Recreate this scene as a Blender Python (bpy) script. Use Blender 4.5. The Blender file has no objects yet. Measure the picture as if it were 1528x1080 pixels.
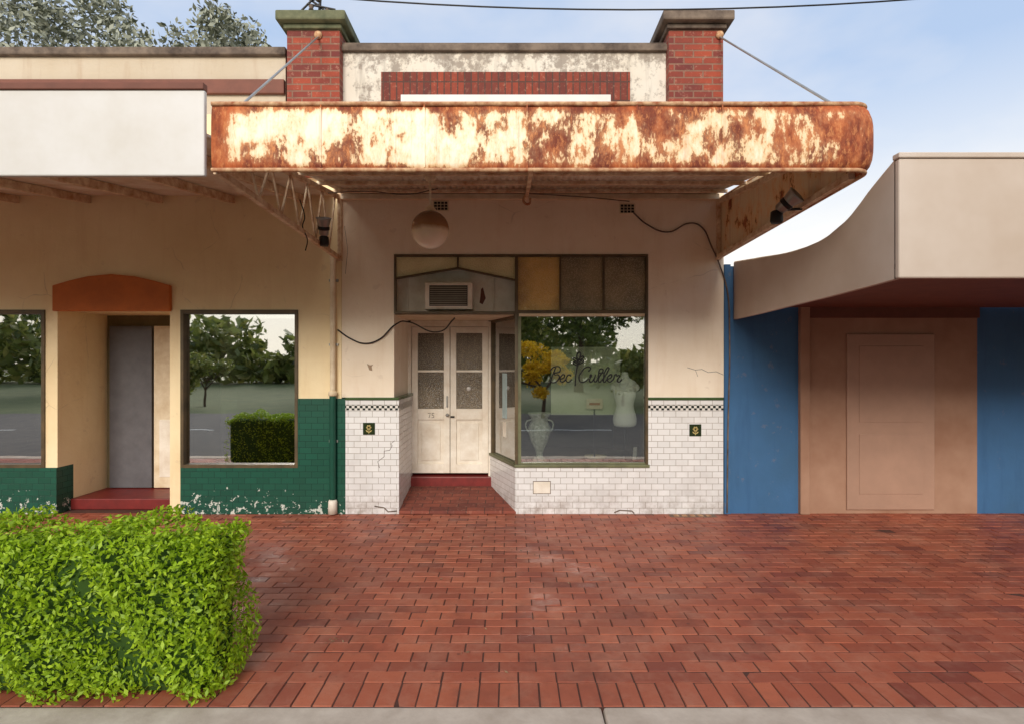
import bpy, math, random
import numpy as np
from mathutils import Vector, Matrix
random.seed(7); np.random.seed(7)
scene=bpy.context.scene
D=6.9

# ---------------------------------------------------------------- node helpers
def lin(c):
    return tuple(((v/12.92) if v<=0.04045 else ((v+0.055)/1.055)**2.4) for v in [x/255 for x in c])+(1,)
class G:
    def __init__(s,name):
        s.mat=bpy.data.materials.new(name); s.mat.use_nodes=True
        s.nt=s.mat.node_tree; s.b=s.nt.nodes['Principled BSDF']; s.out=s.nt.nodes['Material Output']
        s.tc=s.nt.nodes.new('ShaderNodeTexCoord')
    def obj(s): return s.tc.outputs['Object']
    def uv(s): return s.tc.outputs['UV']
    def n(s,t,ins={},**pr):
        nd=s.nt.nodes.new(t)
        for k,v in pr.items(): setattr(nd,k,v)
        for k,v in ins.items(): s.put(nd.inputs[k],v)
        return nd
    def put(s,sock,v):
        if isinstance(v,bpy.types.NodeSocket): s.nt.links.new(v,sock)
        else: sock.default_value=v
    def mapv(s,vec,scale=(1,1,1),loc=(0,0,0)):
        return s.n('ShaderNodeMapping',{'Vector':vec,'Scale':scale,'Location':loc}).outputs[0]
    def noise(s,scale,detail=6,rough=0.6,vec=None,dist=0.0):
        return s.n('ShaderNodeTexNoise',{'Vector':vec if vec is not None else s.obj(),'Scale':scale,'Detail':min(detail,4.5),'Roughness':rough,'Distortion':dist}).outputs[0]
    def ramp(s,fac,stops):
        nd=s.n('ShaderNodeValToRGB',{'Fac':fac}); e=nd.color_ramp.elements
        while len(e)<len(stops): e.new(0.5)
        for i,(p,c) in enumerate(stops):
            e[i].position=p; e[i].color=c if not isinstance(c,(int,float)) else (c,c,c,1)
        return nd.outputs[0]
    def mix(s,f,a,b,mode='MIX'):
        nd=s.n('ShaderNodeMix',data_type='RGBA',blend_type=mode)
        s.put(nd.inputs[0],f); s.put(nd.inputs[6],a); s.put(nd.inputs[7],b)
        return nd.outputs[2]
    def m(s,op,a,b=0.0,clamp=False):
        nd=s.n('ShaderNodeMath',operation=op); nd.use_clamp=clamp
        s.put(nd.inputs[0],a); s.put(nd.inputs[1],b); return nd.outputs[0]
    def sep(s,vec): return s.n('ShaderNodeSeparateXYZ',{0:vec}).outputs
    def bump(s,h,strength=0.3,dist=0.01):
        s.put(s.b.inputs['Normal'],s.n('ShaderNodeBump',{'Height':h,'Strength':strength,'Distance':dist}).outputs[0])
    def fin(s,col=None,rough=0.7,metal=0.0,spec=0.5):
        if col is not None: s.put(s.b.inputs['Base Color'],col)
        s.put(s.b.inputs['Roughness'],rough); s.put(s.b.inputs['Metallic'],metal)
        s.b.inputs['Specular IOR Level'].default_value=spec
        return s.mat

def plain(name,c,rough=0.6,metal=0.0,var=0.25,scale=6,bump=0.1,c2=None):
    g=G(name); a=lin(c); b=lin(c2) if c2 else tuple(x*(1-var) for x in a[:3])+(1,)
    n=g.noise(scale,8,0.65); f=g.ramp(n,[(0.35,0),(0.7,1)])
    col=g.mix(f,a,b)
    if bump>0.15: g.bump(g.noise(scale*9,3),bump,0.004)
    return g.fin(col,rough,metal)

def plaster(name,c,stain_tint=(150,110,75),amt=0.5,cz=None,czf=0.45,blotch=None,cracks=0.4):
    g=G(name); o=g.obj()
    n1=g.noise(0.9,8,0.65); n2=g.noise(5,8,0.7)
    st=g.noise(1.0,8,0.7,g.mapv(o,(4.5,4.5,0.55)))
    a=lin(c); b=tuple(x*y for x,y in zip(a[:3],(0.90,0.86,0.80)))+(1,)
    col=g.mix(g.ramp(n1,[(0.35,0),(0.65,1)]),a,b)
    f=g.m('MULTIPLY',g.ramp(st,[(0.52,0),(0.74,1)]),amt)
    if cz:
        z=g.sep(o)[2]
        gz=g.n('ShaderNodeMapRange',{0:z,1:cz[0],2:cz[1],3:0.0,4:1.0}).outputs[0]
        f=g.m('ADD',f,g.m('MULTIPLY',g.m('MULTIPLY',gz,n2),czf),True)  # takes more of this tint towards the top of the cz range
    col=g.mix(f,col,lin(stain_tint))
    if blotch:
        bn=g.m('ADD',g.m('MULTIPLY',g.noise(2.6,8,0.75,g.mapv(o,(1,1,0.8))),0.6),g.m('MULTIPLY',g.noise(13,8,0.8),0.4))
        z=g.sep(o)[2]
        bn=g.m('ADD',bn,g.n('ShaderNodeMapRange',{0:z,1:5.5,2:5.8,3:0.0,4:0.07}).outputs[0])
        col=g.mix(g.m('MULTIPLY',g.ramp(bn,[(0.50,0),(0.57,1)]),0.75),col,lin(blotch))
    sp=g.ramp(n2,[(0.62,0),(0.66,1)])
    col=g.mix(g.m('MULTIPLY',sp,0.15),col,lin((170,140,110)))
    if cracks:
        v=g.n('ShaderNodeTexVoronoi',{'Vector':g.n('ShaderNodeMix',{0:0.12,4:o,5:g.n('ShaderNodeTexNoise',{'Vector':o,'Scale':3.0}).outputs[1]},data_type='VECTOR').outputs[1],'Scale':1.3},feature='DISTANCE_TO_EDGE').outputs[0]
        cr=g.m('MULTIPLY',g.ramp(v,[(0.0,1),(0.005,0)]),g.ramp(n1,[(0.54,0),(0.62,1)]))
        col=g.mix(g.m('MULTIPLY',cr,cracks),col,lin((110,85,65)))
    h=g.m('ADD',g.m('MULTIPLY',g.noise(2.2,5),2.0),g.m('MULTIPLY',g.noise(45,3),0.25))
    g.bump(h,0.35,0.02)
    return g.fin(col,0.75)

def tilemat(name,c,mortar,bw=0.152,bh=0.076,ms=0.003,rough=0.18,dirt=(120,95,70),peel=None,var=0.10,bumpd=0.004):
    g=G(name); u=g.uv()
    br=g.n('ShaderNodeTexBrick',{'Vector':u,'Color1':lin(c),'Color2':tuple(x*(1-var) for x in lin(c)[:3])+(1,),'Mortar':lin(mortar),'Scale':1.0,'Mortar Size':ms,'Mortar Smooth':0.3,'Bias':0.0,'Brick Width':bw,'Row Height':bh})
    col=br.outputs['Color']
    z=g.sep(g.obj())[2]
    low=g.n('ShaderNodeMapRange',{0:z,1:0.35,2:0.0,3:0.0,4:1.0}).outputs[0]
    f=g.m('MULTIPLY',low,g.ramp(g.noise(5,8,0.75),[(0.42,0),(0.75,1)]))
    col=g.mix(g.m('MULTIPLY',f,0.8),col,lin(dirt))
    f2=g.ramp(g.noise(1.4,8,0.7),[(0.5,0),(0.8,1)])
    col=g.mix(g.m('MULTIPLY',f2,0.22),col,lin(dirt))
    if peel:
        pf=g.ramp(g.m('ADD',g.noise(11,8,0.75),g.m('MULTIPLY',low,0.16)),[(0.68,0),(0.69,1)])
        pf=g.m('MULTIPLY',pf,g.m('GREATER_THAN',low,0.02))
        col=g.mix(pf,col,lin(peel))
    h=g.m('ADD',g.m('MULTIPLY',br.outputs['Fac'],-1.0),g.m('MULTIPLY',g.noise(9,3),0.35))
    g.bump(h,0.6,bumpd)
    g.fin(col,g.m('ADD',g.m('MULTIPLY',br.outputs['Fac'],0.5),rough))
    return g.mat

def brickmat(name,c1,c2,mortar,stain_tint=0.5,bw=0.235,bh=0.083,ms=0.01,off=0.5):
    g=G(name); u=g.uv()
    br=g.n('ShaderNodeTexBrick',{'Vector':u,'Color1':lin(c1),'Color2':lin(c2),'Mortar':lin(mortar),'Scale':1.0,'Mortar Size':ms,'Mortar Smooth':0.2,'Brick Width':bw,'Row Height':bh}); br.offset=off
    col=br.outputs['Color']
    col=g.mix(g.m('MULTIPLY',g.ramp(g.noise(3,8,0.7),[(0.42,0),(0.75,1)]),stain_tint),col,lin((70,45,45)))
    col=g.mix(g.m('MULTIPLY',g.ramp(g.noise(18,6,0.8),[(0.56,0),(0.68,1)]),0.4),col,lin((196,150,126)))
    h=g.m('ADD',g.m('MULTIPLY',br.outputs['Fac'],-1.0),g.m('MULTIPLY',g.noise(40,3),0.5))
    g.bump(h,0.7,0.008)
    return g.fin(col,0.85)

# ---------------------------------------------------------------- materials
M_wall=plaster('cream_plaster',(250,236,216),amt=0.2,cz=(3.0,4.4),stain_tint=(204,164,118),czf=0.4)
M_wallL=plaster('cream_plaster_left',(250,230,188),amt=0.2,cz=(3.0,4.6),stain_tint=(206,164,108))
M_parapet=plaster('parapet_render',(216,208,196),stain_tint=(98,86,76),amt=0.8,blotch=(122,108,96))
M_tile=tilemat('white_glazed_tile',(238,237,236),(162,152,142))
M_green=tilemat('green_painted_tile',(22,84,66),(14,55,45),rough=0.35,dirt=(20,60,50),peel=(205,208,198),var=0.2)
M_brick=brickmat('pier_red_brick',(158,68,44),(106,44,40),(134,98,80))
M_soldier=brickmat('panel_soldier_brick',(146,62,40),(96,42,34),(84,56,46),0.6,bw=0.085,bh=0.235,ms=0.009,off=0.0)
M_coping=plain('stained_coping',(124,108,94),0.9,0,0.6,5,0.5,c2=(62,50,44))
M_lichen=plain('lichen_coping',(114,114,86),0.9,0,0.6,6,0.5,c2=(66,74,54))
M_dark=plain('bronze_window_frame',(104,86,60),0.45,0.2,0.4,5,c2=(72,62,44))
M_frameg=plain('olive_sill_paint',(116,118,84),0.5,0,0.3,6,c2=(88,88,62))
M_white=plain('aged_white_paint',(242,234,220),0.5,0,0.15,5,c2=(220,206,186))
M_creamp=plain('cream_trim_paint',(236,220,192),0.55,0,0.2,5,c2=(210,186,150))
M_dkmetal=plain('dark_metal',(45,42,40),0.4,0.5)
M_grey=plain('galvanised_metal',(170,168,164),0.35,0.6)
M_black=plain('black_rubber',(26,24,22),0.6)
M_redpaint=plain('red_step_paint',(128,38,34),0.45,0,0.35,8)
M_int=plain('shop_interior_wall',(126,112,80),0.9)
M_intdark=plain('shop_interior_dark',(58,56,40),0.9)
M_intfloor=plain('shop_interior_floor',(84,72,58),0.6)
M_bluewall=plaster('blue_painted_wall',(62,108,154),stain_tint=(42,80,122),amt=0.5,cracks=0)
M_awnR=plain('pale_awning_paint',(206,190,176),0.7,0,0.1,1.0,0.1,c2=(190,170,152))
M_brownR=plain('brown_render',(178,140,116),0.8,0,0.2,1.2,c2=(154,112,88))
M_maroon=plain('maroon_paint_and_shade',(120,70,54),0.7)  # trim paint, also the painted shade under the right awning
M_orange=plain('terracotta_header',(202,110,46),0.7,0,0.25,3)
M_whiteawn=plain('white_sheet_paint',(214,210,206),0.5,0,0.06,2,0.1,c2=(204,198,190))
M_beigeL=plaster('beige_parapet',(196,182,162),amt=0.4,cracks=0)
M_bark=plain('bark',(92,76,60),0.9,0,0.5,8,0.6)

def checker():
    g=G('checker_tile_strip'); c=g.n('ShaderNodeTexChecker',{'Vector':g.mapv(g.uv(),(1,1,1),(0,0.0,0)),'Color1':lin((30,34,32)),'Color2':lin((225,222,215)),'Scale':1/0.034})
    return g.fin(c.outputs[0],0.3)
M_check=checker()
M_greencap=plain('green_cap_tile',(70,92,52),0.25,0,0.3,8)

def rust(name,x0,x1,zb,zt,bias=0.0,cream=(248,234,206),sharp=1.0):
    g=G(name); o=g.obj(); s=g.sep(o)
    def mr(v,a,b,c=0.0,d=1.0): return g.n('ShaderNodeMapRange',{0:v,1:a,2:b,3:c,4:d}).outputs[0]
    big=g.noise(1.35,3,0.6,g.mapv(o,(1.0,1.0,1.1),(3.1,0,1.7)),0.3)
    mid=g.noise(4.2,8,0.72,g.mapv(o,(1.25,1.0,0.7)),0.2)
    fine=g.n('ShaderNodeTexNoise',{'Vector':g.mapv(o,(1.3,1,0.5)),'Scale':16.0,'Detail':6.0,'Roughness':0.8}).outputs[0]
    f=g.m('ADD',g.m('MULTIPLY',big,0.44),g.m('ADD',g.m('MULTIPLY',mid,0.36),g.m('MULTIPLY',fine,0.26)))
    top=mr(s[2],zt-0.09,zt); bot=mr(s[2],zb+0.06,zb)
    f=g.m('ADD',f,g.m('MULTIPLY',top,0.12)); f=g.m('ADD',f,g.m('MULTIPLY',bot,0.09))
    f=g.m('ADD',f,mr(s[0],x0+0.35,x0,0,0.12)); f=g.m('ADD',f,mr(s[0],x1-0.9,x1,0,0.05))
    f=g.m('ADD',f,bias)
    f1=g.ramp(f,[(0.540,0),(0.558,0.85),(0.60,1)])
    halo=g.ramp(f,[(0.47,0),(0.545,1)])
    cr=g.mix(g.m('MULTIPLY',halo,0.75),lin(cream),lin((236,184,116)))
    rr=g.mix(g.ramp(mid,[(0.42,0),(0.60,1)]),lin((184,94,48)),lin((118,52,32)))
    rr=g.mix(g.ramp(fine,[(0.52,0),(0.64,1)]),rr,lin((208,134,82)))
    col=g.mix(f1,cr,rr)
    dr=g.ramp(g.noise(1.0,6,0.7,g.mapv(o,(20,20,0.8))),[(0.54,0),(0.66,1)])
    col=g.mix(g.m('MULTIPLY',dr,0.32),col,lin((178,102,56)))
    g.bump(g.m('ADD',g.m('MULTIPLY',f1,-0.6),g.m('ADD',fine,g.m('MULTIPLY',big,5.0))),0.45,0.006)
    return g.fin(col,g.m('ADD',g.m('MULTIPLY',f1,0.4),0.42))
M_rust=rust('rusted_painted_steel',-2.18,2.66,3.29,3.78)
M_rustside=rust('rust_stained_side',-9,5.5,3.0,4.4,-0.05,(234,214,178))
M_soffit=plain('aged_soffit_paint',(238,232,220),0.6,0,0.3,3.0,0.3,c2=(206,184,156))
M_rustedge=plain('rusted_edge',(156,88,54),0.8,0.1,0.4,14,0.5,c2=(222,188,146))
M_bracket=plain('aged_bracket_paint',(238,220,190),0.7,0,0.4,9,0.3,c2=(186,140,100))

def pave():
    g=G('red_clay_paver'); o=g.obj()
    r=g.n('ShaderNodeNewGeometry').outputs['Random Per Island']
    col=g.ramp(r,[(0.0,lin((152,80,60))),(0.35,lin((176,94,68))),(0.75,lin((190,106,76))),(0.93,lin((158,82,62))),(1.0,lin((128,66,54)))])
    big=g.ramp(g.noise(0.5,7,0.7),[(0.36,0),(0.66,1)])
    col=g.mix(g.m('MULTIPLY',big,0.45),col,lin((134,68,52)))
    col=g.mix(g.m('MULTIPLY',g.ramp(g.noise(2.6,8,0.78),[(0.46,0),(0.70,1)]),0.35),col,lin((198,146,120)))
    col=g.mix(g.m('MULTIPLY',g.ramp(g.noise(1.3,8,0.78,g.mapv(o,(1,1,1),(9,4,0))),[(0.52,0),(0.62,1)]),0.28),col,lin((100,56,46)))
    sp=g.n('ShaderNodeTexVoronoi',{'Vector':o,'Scale':5.0}).outputs[0]
    col=g.mix(g.m('MULTIPLY',g.ramp(sp,[(0.05,1),(0.075,0)]),0.45),col,lin((68,46,42)))
    col=g.mix(g.m('MULTIPLY',g.ramp(g.noise(60,5,0.8),[(0.56,0),(0.68,1)]),0.3),col,lin((84,48,40)))
    g.bump(g.noise(70,3,0.7),0.35,0.003)
    return g.fin(col,g.m('ADD',g.m('MULTIPLY',g.noise(2.0,6,0.7),0.5),0.30),0,0.45)
M_pave=pave()
M_joint=plain('paver_joint_sand',(100,64,52),0.95,0,0.4,9)
M_porch=brickmat('porch_paver',(148,78,60),(122,62,50),(84,52,44),0.45,0.23,0.115,0.006)
M_kerb=plain('concrete_kerb',(206,190,172),0.85,0,0.2,4,0.4,c2=(176,158,140))
M_asph=plain('asphalt',(92,86,80),0.9,0,0.3,3,0.5,c2=(74,70,68))
M_grass=plain('grass_ground',(92,100,56),0.95,0,0.4,0.8,0.5,c2=(70,82,42))
M_line=plain('road_line_paint',(215,215,208),0.7)

def glass(name,base=0.16,tint=(0.92,0.95,0.92,1)):
    g=G(name); nt=g.nt
    fr=g.n('ShaderNodeFresnel',{'IOR':1.5}).outputs[0]
    f=g.m('ADD',fr,base,True)
    tr=g.n('ShaderNodeBsdfTransparent',{'Color':tint}).outputs[0]
    gl=g.n('ShaderNodeBsdfGlossy',{'Color':(1,1,1,1),'Roughness':0.012}); 
    bn=g.n('ShaderNodeBump',{'Height':g.noise(1.2,2),'Strength':0.05,'Distance':0.02}).outputs[0]
    nt.links.new(bn,gl.inputs['Normal'])
    mx=g.n('ShaderNodeMixShader',{0:f,1:tr,2:gl.outputs[0]}).outputs[0]
    nt.links.new(mx,g.out.inputs['Surface']); return g.mat
M_glass=glass('shop_window_glass',0.33)
M_glassL=glass('neighbour_window_glass',0.6,(0.6,0.65,0.62,1))

def obscure(name,c1,c2,scale=60):
    g=G(name); v=g.n('ShaderNodeTexVoronoi',{'Vector':g.obj(),'Scale':scale}).outputs[0]
    n=g.noise(1.6,3,0.5)
    col=g.mix(g.ramp(n,[(0.40,0),(0.60,1)]),lin(c1),lin(c2))
    col=g.mix(g.ramp(v,[(0.1,0.34),(0.5,0.0)]),col,lin((245,225,190)))
    g.bump(v,0.9,0.006)
    return g.fin(col,0.22,0,0.6)
M_amber=obscure('amber_pebble_glass',(222,182,104),(164,132,80),70)
M_amber2=obscure('smoky_pebble_glass',(148,132,98),(112,102,78),70)
M_doorglass=obscure('door_pebble_glass',(116,104,86),(86,76,62),75)
M_opal=obscure('cream_opal_glass',(230,218,170),(212,198,148),60)

# ---------------------------------------------------------------- mesh helpers
def add_uv(me):
    uvl=me.uv_layers.new(name='UVMap')
    for p in me.polygons:
        n=p.normal; a=max(range(3),key=lambda i:abs(n[i]))
        for li in p.loop_indices:
            c=me.vertices[me.loops[li].vertex_index].co
            uvl.data[li].uv=((c.y,c.z),(c.x,c.z),(c.x,c.y))[a]
def mesh(name,V,F,mat,parent=None,smooth=False,bevel=0,loc=(0,0,0),rot=0):
    me=bpy.data.meshes.new(name); me.from_pydata([tuple(v) for v in V],[],F); me.update(); add_uv(me)
    ob=bpy.data.objects.new(name,me); scene.collection.objects.link(ob)
    for mt in (mat if isinstance(mat,(list,tuple)) else [mat]): me.materials.append(mt)
    if smooth: me.polygons.foreach_set('use_smooth',[True]*len(me.polygons))
    ob.location=loc; ob.rotation_euler=(0,0,rot)
    if parent: ob.parent=parent
    if bevel:
        b=ob.modifiers.new('bevel','BEVEL'); b.width=bevel; b.segments=2; b.limit_method='ANGLE'
    return ob
def box(name,x0,x1,y0,y1,z0,z1,mat,parent=None,bevel=0,loc=(0,0,0),rot=0):
    V=[(x0,y0,z0),(x1,y0,z0),(x1,y1,z0),(x0,y1,z0),(x0,y0,z1),(x1,y0,z1),(x1,y1,z1),(x0,y1,z1)]
    F=[(0,3,2,1),(4,5,6,7),(0,1,5,4),(1,2,6,5),(2,3,7,6),(3,0,4,7)]
    return mesh(name,V,F,mat,parent,False,bevel,loc,rot)
def prism(name,pts,z0,z1,mat,parent=None,bevel=0):
    n=len(pts); V=[(x,y,z0) for x,y in pts]+[(x,y,z1) for x,y in pts]
    F=[tuple(reversed(range(n))),tuple(range(n,2*n))]+[(i,(i+1)%n,n+(i+1)%n,n+i) for i in range(n)]
    return mesh(name,V,F,mat,parent,False,bevel)
def plate(name,pts,y0,y1,mat,parent=None,bevel=0):
    n=len(pts); V=[(x,y0,z) for x,z in pts]+[(x,y1,z) for x,z in pts]
    F=[tuple(range(n)),tuple(reversed(range(n,2*n)))]+[(i,n+i,n+(i+1)%n,(i+1)%n) for i in range(n)]
    return mesh(name,V,F,mat,parent,False,bevel)
def empty(name,parent=None):
    e=bpy.data.objects.new(name,None); scene.collection.objects.link(e)
    if parent: e.parent=parent
    return e
def tube(name,pts,r,mat,parent=None,smooth=True,flat=None):
    cu=bpy.data.curves.new(name,'CURVE'); cu.dimensions='3D'; cu.bevel_depth=r; cu.bevel_resolution=3; cu.use_fill_caps=True
    strokes=pts if isinstance(pts[0][0],(tuple,list)) else [pts]
    for st in strokes:
        if smooth and len(st)>2:
            sp=cu.splines.new('BEZIER'); sp.bezier_points.add(len(st)-1)
            for b,p in zip(sp.bezier_points,st): b.co=p; b.handle_left_type=b.handle_right_type='AUTO'
            sp.resolution_u=8
        else:
            sp=cu.splines.new('POLY'); sp.points.add(len(st)-1)
            for b,p in zip(sp.points,st): b.co=(*p,1)
    cu.materials.append(mat)
    ob=bpy.data.objects.new(name,cu); scene.collection.objects.link(ob)
    if parent: ob.parent=parent
    return ob
def lathe(name,prof,mat,parent=None,seg=32,loc=(0,0,0),R=None,flute=0,nfl=0,sy=1.0):
    V=[];F=[]
    for r,z in prof:
        for i in range(seg):
            a=2*math.pi*i/seg; rr=r*(1+flute*math.cos(nfl*a)) if flute else r
            V.append((rr*math.cos(a),rr*math.sin(a)*sy,z))
    for j in range(len(prof)-1):
        for i in range(seg):
            F.append((j*seg+i,j*seg+(i+1)%seg,(j+1)*seg+(i+1)%seg,(j+1)*seg+i))
    F.append(tuple(reversed(range(seg)))); F.append(tuple(range((len(prof)-1)*seg,len(prof)*seg)))
    if R is not None: V=[tuple(R@Vector(v)) for v in V]
    return mesh(name,V,F,mat,parent,True,0,loc)
def beam(name,a,b,w,h,mat,parent=None):
    a=Vector(a);b=Vector(b);d=(b-a);L=d.length;q=d.to_track_quat('X','Z').to_matrix()
    V=[tuple(a+q@Vector(v)) for v in [(0,-w/2,-h/2),(L,-w/2,-h/2),(L,w/2,-h/2),(0,w/2,-h/2),(0,-w/2,h/2),(L,-w/2,h/2),(L,w/2,h/2),(0,w/2,h/2)]]
    return mesh(name,V,[(0,3,2,1),(4,5,6,7),(0,1,5,4),(1,2,6,5),(2,3,7,6),(3,0,4,7)],mat,parent)

# ---------------------------------------------------------------- ground, pavement, road
mesh('ground',[(-300,-300,-0.17),(300,-300,-0.17),(300,300,-0.17),(-300,300,-0.17)],[(0,1,2,3)],M_grass)
mesh('road',[(-150,-15,-0.14),(150,-15,-0.14),(150,-4.16,-0.14),(-150,-4.16,-0.14)],[(0,1,2,3)],M_asph)
rl=empty('road_markings')
for i in range(-8,9):
    mesh('dash',[(i*6,-9.65,-0.136),(i*6+3,-9.65,-0.136),(i*6+3,-9.52,-0.136),(i*6,-9.52,-0.136)],[(0,1,2,3)],M_line,rl)
kerb=empty('kerb')
xs=[-30,-20,-12.5,-7.2,-3.0,0.496,4.2,8.0,15,30]
for a,b in zip(xs[:-1],xs[1:]):
    box('kerb_stone',a+0.004,b-0.004,-4.16,-3.865,-0.16,0.004,M_kerb,kerb,0.018)
pv=empty('brick_pavement')
box('joint_bed',-16,16,-3.865,0.9,-0.15,-0.005,M_joint,pv)
def pavers():
    W=0.115; V=[];F=[]
    y_hi=0.04; y_lo=-3.862
    rects=[]
    x=-11.0
    while x<11: rects.append((x,x+W,y_lo,y_lo+2*W)); x+=W
    y=y_lo+2*W; j=0
    while y<y_hi-0.02:
        x=-11.0+(W if j%2 else 0)+random.uniform(-0.008,0.008)
        while x<11: rects.append((x,x+2*W,y,min(y+W,y_hi))); x+=2*W
        y+=W; j+=1
    for x0,x1,y0,y1 in rects:
            g=0.0022; c=0.003; dz=random.gauss(0,0.0013); tx=random.gauss(0,0.0012); ty=random.gauss(0,0.001)
            x0+=g+random.random()*0.003;x1-=g;y0+=g+random.random()*0.001;y1-=g+random.random()*0.002
            b=len(V)
            V+=[(x0,y0,-0.012),(x1,y0,-0.012),(x1,y1,-0.012),(x0,y1,-0.012)]
            V+=[(x0+c,y0+c,dz-tx-ty),(x1-c,y0+c,dz+tx-ty),(x1-c,y1-c,dz+tx+ty),(x0+c,y1-c,dz-tx+ty)]
            F+=[(b+4,b+5,b+6,b+7),(b,b+1,b+5,b+4),(b+1,b+2,b+6,b+5),(b+2,b+3,b+7,b+6),(b+3,b,b+4,b+7)]
    return mesh('pavers',V,F,M_pave,pv)
pavers()
box('cover_slab',1.95,2.52,-0.16,-0.03,-0.01,0.006,plain('cover_concrete',(138,112,96),0.9,0,0.4,12),pv,0.003)
for k in range(5): box('cover_bar',2.0+k*0.1,2.06+k*0.1,-0.13,-0.06,0.0,0.011,M_rustedge,pv)

# ---------------------------------------------------------------- main shop building
S=empty('shop_building')
XL,XR=-2.134,2.655
box('wall_left',XL,-1.479,0,0.25,1.46,3.245,M_wall,S)
box('wall_right',1.706,XR,0,0.25,1.46,3.245,M_wall,S)
box('wall_over_windows',XL,XR,0,0.25,3.245,5.10,M_wall,S)
box('porch_left_wall',-1.70,-1.479,0.25,0.95,1.46,3.245,M_wall,S)
def dado(n,x0,x1,y0,y1,zt=1.438,loc=(0,0,0),rot=0):
    box(n+'_tiles',x0,x1,y0,y1,0.0,1.300,M_tile,S,0,loc,rot)
    box(n+'_checker',x0,x1,y0-0.002,y1,1.300,1.368,M_check,S,0,loc,rot)
    box(n+'_tiles_top',x0,x1,y0,y1,1.368,1.425,M_tile,S,0,loc,rot)
    box(n+'_cap',x0,x1,y0-0.014,y1,1.425,1.46,M_greencap,S,0.006,loc,rot)
dado('dado_left',-2.085,-1.415,-0.012,0.25)
dado('dado_right',1.706,XR-0.01,-0.012,0.25)
box('reveal_tiles',-1.70,-1.425,0.25,0.95,0.0,1.30,M_tile,S)
box('reveal_checker',-1.70,-1.424,0.25,0.95,1.30,1.368,M_check,S)
box('reveal_tiles_top',-1.70,-1.425,0.25,0.95,1.368,1.425,M_tile,S)
box('reveal_cap',-1.70,-1.41,0.25,0.95,1.425,1.46,M_greencap,S)
box('bulkhead_tiles',0.05,1.706,-0.012,0.14,0.0,0.585,M_tile,S)
ax,ay,bx,by=0.05,0.0,-0.30,0.90
L=math.hypot(bx-ax,by-ay); ang=math.atan2(ay-by,ax-bx)
box('bulkhead_angled',0,L,-0.012,0.12,0.0,0.585,M_tile,S,0,(bx,by,0),ang)
box('sill_front',0.03,1.72,-0.035,0.13,0.585,0.622,M_frameg,S,0.005)
box('sill_angled',0,L+0.01,-0.03,0.10,0.585,0.621,M_frameg,S,0.004,(bx,by,0),ang)
box('angled_glass',0.03,L-0.03,0.03,0.036,0.622,2.50,M_glass,S,0,(bx,by,0),ang)
box('angled_back_stile',0,0.035,0.0,0.06,0.622,2.50,M_dark,S,0,(bx,by,0),ang)
box('angled_top_rail',0.035,L-0.03,0.0,0.06,2.45,2.50,M_dark,S,0,(bx,by,0),ang)
for a in [(0.262,0.485,0.255,0.262),(0.262,0.485,0.408,0.415),(0.262,0.269,0.262,0.408),(0.478,0.485,0.262,0.408)]:
    box('vent_plate_frame',a[0],a[1],-0.018,-0.011,a[2],a[3],M_coping,S)
box('vent_plate',0.269,0.478,-0.016,-0.011,0.262,0.408,M_white,S)
M_flower=plain('flower_tile_motif',(206,186,120),0.3,0,0.3,30)
M_dgreen=plain('dark_green_tile',(46,58,34),0.2,0,0.3,20)
for cx,cz in ((-1.79,1.07),(2.294,1.05)):
    box('flower_tile',cx-0.075,cx+0.075,-0.019,-0.010,cz-0.075,cz+0.075,M_dgreen,S,0.003)
    for k in range(6):
        a=k*math.pi/3
        lathe('petal',[(0.004,0),(0.013,0.004),(0.004,0.007)],M_flower,S,10,(cx+0.022*math.cos(a),-0.019,cz+0.015+0.022*math.sin(a)),Matrix.Rotation(math.pi/2,3,'X'))
    box('stem',cx-0.003,cx+0.003,-0.022,-0.018,cz-0.06,cz,M_flower,S)
    mesh('leaf',[(cx,-0.021,cz-0.05),(cx+0.03,-0.021,cz-0.035),(cx+0.04,-0.021,cz-0.015),(cx+0.015,-0.021,cz-0.025)],[(0,1,2,3)],M_flower,S)
    mesh('leaf',[(cx,-0.021,cz-0.05),(cx-0.015,-0.021,cz-0.025),(cx-0.04,-0.021,cz-0.015),(cx-0.03,-0.021,cz-0.035)],[(0,1,2,3)],M_flower,S)
def crack(pts,r=0.0035): tube('tile_crack',[(x,-0.0125,z) for x,z in pts],r,M_coping,S,False)
crack([(-1.50,0.86),(-1.53,0.80),(-1.60,0.79),(-1.60,0.72),(-1.68,0.66),(-1.66,0.58)])
crack([(-1.47,0.92),(-1.52,0.88),(-1.50,0.86)]); crack([(-1.72,0.10),(-1.60,0.08),(-1.55,0.03),(-1.44,0.04)],0.008)
crack([(1.28,0.02),(1.35,0.05),(1.5,0.04),(1.53,0.01)],0.008)
def wcrack(pts,r=0.002): tube('plaster_crack',[(x,-0.0005,z) for x,z in pts],r,M_coping,S,False)
wcrack([(2.2,1.83),(2.3,1.80),(2.38,1.81),(2.46,1.77),(2.56,1.78),(2.65,1.74)],0.003)
wcrack([(2.30,1.80),(2.33,1.72)]); wcrack([(-2.1,3.6),(-2.06,3.3),(-2.09,3.0)])
mesh('flaked_paint_patch',[(-1.82,-0.001,1.88),(-1.79,-0.001,1.80),(-1.75,-0.001,1.79),(-1.76,-0.001,1.84),(-1.74,-0.001,1.87),(-1.78,-0.001,1.86)],[(0,1,2,3,4,5)],plain('flaked_plaster',(176,150,124),0.9),S)
mesh('porch_ramp',[(-1.425,-0.012,0.004),(0.05,-0.012,0.004),(0.05,0.0,0.04),(-0.28,0.86,0.16),(-1.425,0.86,0.16),(-1.425,0.0,0.04)],[(0,1,2,5),(5,2,3,4)],M_porch,S)
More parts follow.
